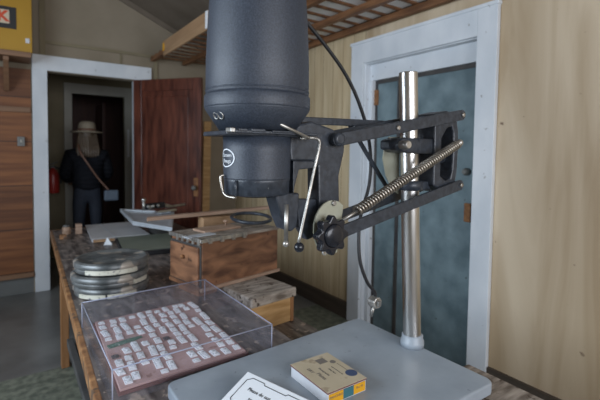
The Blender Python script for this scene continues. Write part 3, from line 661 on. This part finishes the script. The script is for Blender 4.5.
# spring
s0 = Vector((1.325,.925,1.437)); s1 = Vector((.845,.925,1.228)); d = (s1-s0); Ls = d.length; d.normalize(); e1_ = Vector((0,1,0)); e2_ = d.cross(e1_)
pts = []; turns = 46
for i in range(turns*8+1):
    w = 2*math.pi*i/8; pts.append(s0+d*(Ls*i/(turns*8))+(e1_*math.cos(w)+e2_*math.sin(w))*.0135)
MB().tube(pts,.0042,6).build('counter_spring','spring',EN)
MB().tube([s0-d*.015,s0+d*.02],.008,8).sphere(s0-d*.012,.013,n=12,m=8).build('spring_hook','steel',EN)
MB().tube([s1-d*.01,s1+d*.06],.005,8).build('spring_hook','steel',EN)
# sector plate and star knob
sp = []
for j in range(15): w = R(50+j*17); sp.append((.770+.066*math.cos(w), .948, 1.182+.080*math.sin(w)))
MB().prism(sp,(0,.005,0)).build('sector_plate','platec',EN)
bolt(.774,1.253,.948,.0085); bolt(.742,1.112,.948,.0085)
st = []
for j in range(64):
    w = 2*math.pi*j/64; rr = .050+.0072*math.cos(8*w); st.append((.738+rr*math.cos(w), rr*math.sin(w)+1.169))
kn = MB().prism([(x,.900,z) for x,z in st],(0,.026,0)); kb = kn.build('star_knob','blackpl',EN,.006,3)
MB().lathe([(.018,.948),(.020,.926)],.738,0,24,'y',1.169).build('knob_hub','blackpl',EN)
MB().lathe([(.034,.900),(.030,.894),(.018,.891),(.004,.890)],.738,0,24,'y',1.169).build('knob_cap','blackpl',EN)
# cable (hangs from the lamphouse, ends in an inline plug)
cab = smooth_path([(.66,1.09,1.86),(.744,1.09,1.824),(.93,1.10,1.678),(1.035,1.11,1.535),(1.092,1.128,1.40),(1.090,1.13,1.28),(1.035,1.115,1.16),(1.022,1.10,1.03),(1.05,1.09,.94),(1.089,1.09,.895),(1.096,1.09,.872)])
MB().tube(cab,.0062,8).build('power_cable','rubber',EN)
pg = MB(); pts = [(.022*math.cos(q_*math.pi/4+.39), .022*math.sin(q_*math.pi/4+.39)) for q_ in range(8)]
pg.prism([(1.090+x,1.07,.856+z) for x,z in pts],(0,.035,0)); plug = pg.build('inline_plug','steel',EN,.004)
MB().box(1.082,1.06,.845,1.098,1.07,.865).build('plug_switch','grey_box',plug,.002)
MB().tube([(1.088,1.09,.838),(1.086,1.10,.80)],.006,8).build('plug_tail','steel',plug)

# ------------------------------------------------------------------ film box and card
t = thing('film_box',(.8,1.0,.681),'tan and white carton of sheet film with amber end label on baseboard','film box')
x0,x1,y0,y1,zb,zt_ = .728,.878,.902,1.094,.681,.721
MB().box(x0+.002,y0+.002,zb,x1-.002,y1-.002,zt_-.006).build('tray','boxwhite',t,.001)
MB().box(x0,y0,zt_-.0055,x1,y1,zt_-.001).build('lid_edge','maroon',t)
MB().box(x0,y0,zt_-.001,x1,y1,zt_).build('lid','kraft',t)
MB().box(x0+.006,y0-.0005,zb+.004,x0+.058,y0+.002,zt_-.008).build('end_label','amber',t)
MB().box(x1-.052,y0-.0005,zb+.004,x1-.006,y0+.002,zt_-.008).build('end_label','amber',t)
MB().box(x0+.058,y0-.0005,zb+.004,x1-.052,y0+.002,zt_-.008).build('end_label','teal',t)
zz = zt_+.0005
for sx,w_ in ((x0+.032,'PANCHRO'),(x1-.029,'8 x 10')): text_mb(w_,.010,(sx,y0-.001,zb+.022),(1,0,0),(0,0,1)).build('label_text','greyink',t)
MB().box(x0+.080,y1-.052,zt_,x0+.112,y1-.022,zt_+.0004).build('printed_emblem','greyink',t)
rx, ry = (0,-1,0),(1,0,0)
text_mb('DRY',.015,(x0+.030,y1-.068,zz),rx,ry).build('lid_text','greyink',t)
text_mb('Photographic',.010,(x0+.062,y1-.095,zz),rx,ry).build('lid_text','greyink',t)
text_mb('Plates',.018,(x0+.040,y1-.112,zz),rx,ry).build('lid_text','greyink',t)
text_mb('Safety Base',.008,(x0+.086,y1-.105,zz),rx,ry).build('lid_text','greyink',t)
text_mb('open in darkroom only',.006,(x0+.102,y1-.11,zz),rx,ry).build('lid_text','greyink',t)
MB().lathe([(.010,zt_),(.010,zt_+.0004)],x0+.125,y1-.060,20).build('printed_emblem','greyink',t)
MB().lathe([(.019,zt_),(.019,zt_+.0005)],x1-.020,y1-.145,28).build('blue_seal','blueink',t)
MB().box(x1-.021,y1-.126,zt_,x1-.019,y1-.075,zt_+.0004).build('seal_cord','greyink',t)
t = thing('notice_card',(.55,1.0,.681),'white card reading Please do not on the grey baseboard, front edge','card')
U = Vector((.30,-.954,0)).normalized(); V = Vector((-.95,-.30,-.36)).normalized(); Nn = U.cross(-V).normalized(); O = Vector((.588,1.118,.727))
if Nn.z < 0: Nn = -Nn
MB().obox(O,U*.26,V*.125,Nn*-.0012).build('card','paper',t)
MB().obox(O,U*.26,Vector((.05,.016,-.038)),Nn*-.0012).build('card_back','paper',t)
cx_ = O+U*.125+V*.06+Nn*.0006
bd = MB(); pp = []
for su,sv in ((-.105,-.035),(-.09,-.048),(-.045,-.048),(-.040,-.042),(.040,-.042),(.045,-.048),(.09,-.048),(.105,-.035),(.105,.035),(.09,.048),(-.09,.048),(-.105,.035)): pp.append(cx_+U*su+V*sv)
bd.tube(pp,.0011,6,closed=True).build('printed_border','ink',t)
text_mb('Please do not',.0155,cx_+V*-.012+U*-.035,U,-V,.0008).build('lettering','ink',t)
text_mb('touch',.0155,cx_+V*.014+U*-.035,U,-V,.0008).build('lettering','ink',t)

# ------------------------------------------------------------------ person in the second room
def skin_obj(name, verts, edges, m, parent, sub=2, root=0):
    o0 = origin(parent)
    me = bpy.data.meshes.new(name); me.from_pydata([Vector(v[:3])-o0 for v in verts], edges, []); me.materials.append(M[m])
    ob = bpy.data.objects.new(name, me); C.objects.link(ob)
    sk = ob.modifiers.new('skin','SKIN'); sk.use_smooth_shade = True
    for i, v in enumerate(verts):
        me.skin_vertices[0].data[i].radius = (v[3], v[4] if len(v) > 4 else v[3])
        me.skin_vertices[0].data[i].use_root = (i == root)
    ss = ob.modifiers.new('sub','SUBSURF'); ss.levels = sub; ss.render_levels = sub
    dg = bpy.context.evaluated_depsgraph_get(); new = bpy.data.meshes.new_from_object(ob.evaluated_get(dg))
    ob.modifiers.clear(); ob.data = new; ob.parent = parent
    return ob
px, py = .715, 5.28
P = thing('person',(px,py,0),'person seen from behind in wide-brimmed hat and dark quilted jacket','person')
body = [(px,py,.92,.125),(px,py,1.08,.115),(px,py,1.25,.135),(px,py,1.36,.10),(px,py+.01,1.43,.05),(px,py+.015,1.50,.05),
 (px-.08,py,.86,.085),(px-.09,py+.01,.50,.06),(px-.09,py-.01,.28,.052),(px-.09,py-.02,.09,.038),(px-.10,py+.12,.045,.035),
 (px+.08,py,.86,.085),(px+.09,py+.01,.50,.06),(px+.09,py-.01,.28,.052),(px+.09,py-.02,.09,.038),(px+.10,py+.12,.045,.035),
 (px-.165,py,1.35,.055),(px-.225,py,1.12,.045),(px-.16,py+.18,1.02,.034),
 (px+.165,py,1.35,.055),(px+.225,py,1.12,.045),(px+.16,py+.18,1.02,.034)]
skin_obj('body',body,[(0,1),(1,2),(2,3),(3,4),(4,5),(0,6),(6,7),(7,8),(8,9),(9,10),(0,11),(11,12),(12,13),(13,14),(14,15),(3,16),(16,17),(17,18),(3,19),(19,20),(20,21)],'jeans',P)
for sx in (-1,1):
    hx = px+sx*.16
    hb = MB().sphere((hx-sx*.01,py+.225,1.01),.030,.042,.018)
    for k_ in range(4): hb.tube([(hx-sx*.01+(k_-1.5)*.014,py+.25,1.012),(hx-sx*.02+(k_-1.5)*.014,py+.285-.004*abs(k_-1.5),1.005),(hx-sx*.03+(k_-1.5)*.014,py+.295,.985)],.0075,8)
    hb.tube([(hx-sx*.03,py+.21,1.015),(hx-sx*.055,py+.235,1.01),(hx-sx*.06,py+.255,1.0)],.009,8).build('hand','skin',P)
hd = MB().sphere((px,py+.02,1.555),.075,.092,.108,24,16).sphere((px,py+.115,1.54),.013,.018,.02,10,8)
for sx in (-1,1): hd.sphere((px+sx*.076,py+.015,1.55),.010,.022,.032,10,8)
hd.build('head','skin',P)
fc = MB().sphere((px-.03,py+.10,1.565),.012,.008,.007,10,6).sphere((px+.03,py+.10,1.565),.012,.008,.007,10,6).sphere((px,py+.103,1.505),.024,.008,.006,10,6); fc.build('face_features','strap',P)
hr = MB().sphere((px,py-.005,1.57),.086,.095,.105,20,14)
for k_ in range(9):
    w = (k_-4)/4; hr.tube(smooth_path([(px+w*.07,py-.06+abs(w)*.03,1.60),(px+w*.085,py-.085+abs(w)*.03,1.48),(px+w*.10,py-.115+abs(w)*.03,1.38),(px+w*.095,py-.13+abs(w)*.03,1.31)],4),[.026]*8+[.022,.018,.014,.010,.006],8)
hr.build('hair','hair',P)
ht = MB().lathe([(.168,1.585),(.172,1.588),(.165,1.596),(.10,1.606),(.093,1.62),(.088,1.67),(.078,1.70),(.045,1.715),(.01,1.712)],px,py,48).build('hat','hat',P)
hbnd = MB().lathe([(.0985,1.606),(.0965,1.632)],px,py,40).build('hat_band','strap',ht)
jk = [(px,py,.90,.175,.15),(px,py,1.08,.170,.15),(px,py,1.25,.185,.15),(px,py,1.35,.13,.12),(px,py+.01,1.42,.075,.075),
 (px-.17,py,1.335,.078),(px-.225,py,1.12,.066),(px-.17,py+.15,1.04,.052),(px+.17,py,1.335,.078),(px+.225,py,1.12,.066),(px+.17,py+.15,1.04,.052)]
skin_obj('jacket',jk,[(0,1),(1,2),(2,3),(3,4),(3,5),(5,6),(6,7),(3,8),(8,9),(9,10)],'jacket',P)
t = thing('shoulder_bag',(px+.20,py-.12,.85),'small slate bag hung on a tan strap across the dark jacket','bag')
MB().box(px+.13,py-.27,.83,px+.28,py-.225,.95).build('pouch','bag',t,.02,3)
MB().tube(smooth_path([(px+.18,py-.24,.95),(px+.08,py-.21,1.08),(px-.02,py-.20,1.24),(px-.09,py-.16,1.37),(px-.10,py-.08,1.455)]),.010,8).build('strap','strap',t)

# ------------------------------------------------------------------ light
wd = bpy.data.worlds.new('world'); bpy.context.scene.world = wd; wd.use_nodes = True
wd.node_tree.nodes['Background'].inputs[0].default_value = (.62,.75,1,1); wd.node_tree.nodes['Background'].inputs[1].default_value = 1.0
def area(name, loc, rot, sx, sy, power, col):
    l = bpy.data.lights.new(name,'AREA'); l.shape = 'RECTANGLE'; l.size = sx; l.size_y = sy; l.energy = power; l.color = col
    o = bpy.data.objects.new(name,l); C.objects.link(o); o.location = loc; o.rotation_euler = rot
area('left_window_daylight',(XL-.06,(WY0+WY1)/2,1.72),(0,R(-90),0),1.4,2.2,75,(.78,.89,1))
area('rear_window_daylight',(.65,YF-.06,1.78),(R(90),0,0),2.4,1.5,72,(.95,.96,1))
area('second_room_fill',(1.9,5.6,2.6),(0,0,0),.3,.3,.35,(1,.88,.7))  # added fill light for the dark second room, no fixture there
sc = bpy.context.scene
sc.view_settings.view_transform = 'Standard'; sc.view_settings.look = 'None'; sc.view_settings.gamma = 1; sc.view_settings.use_curve_mapping = False
sc.view_settings.exposure = 0.12
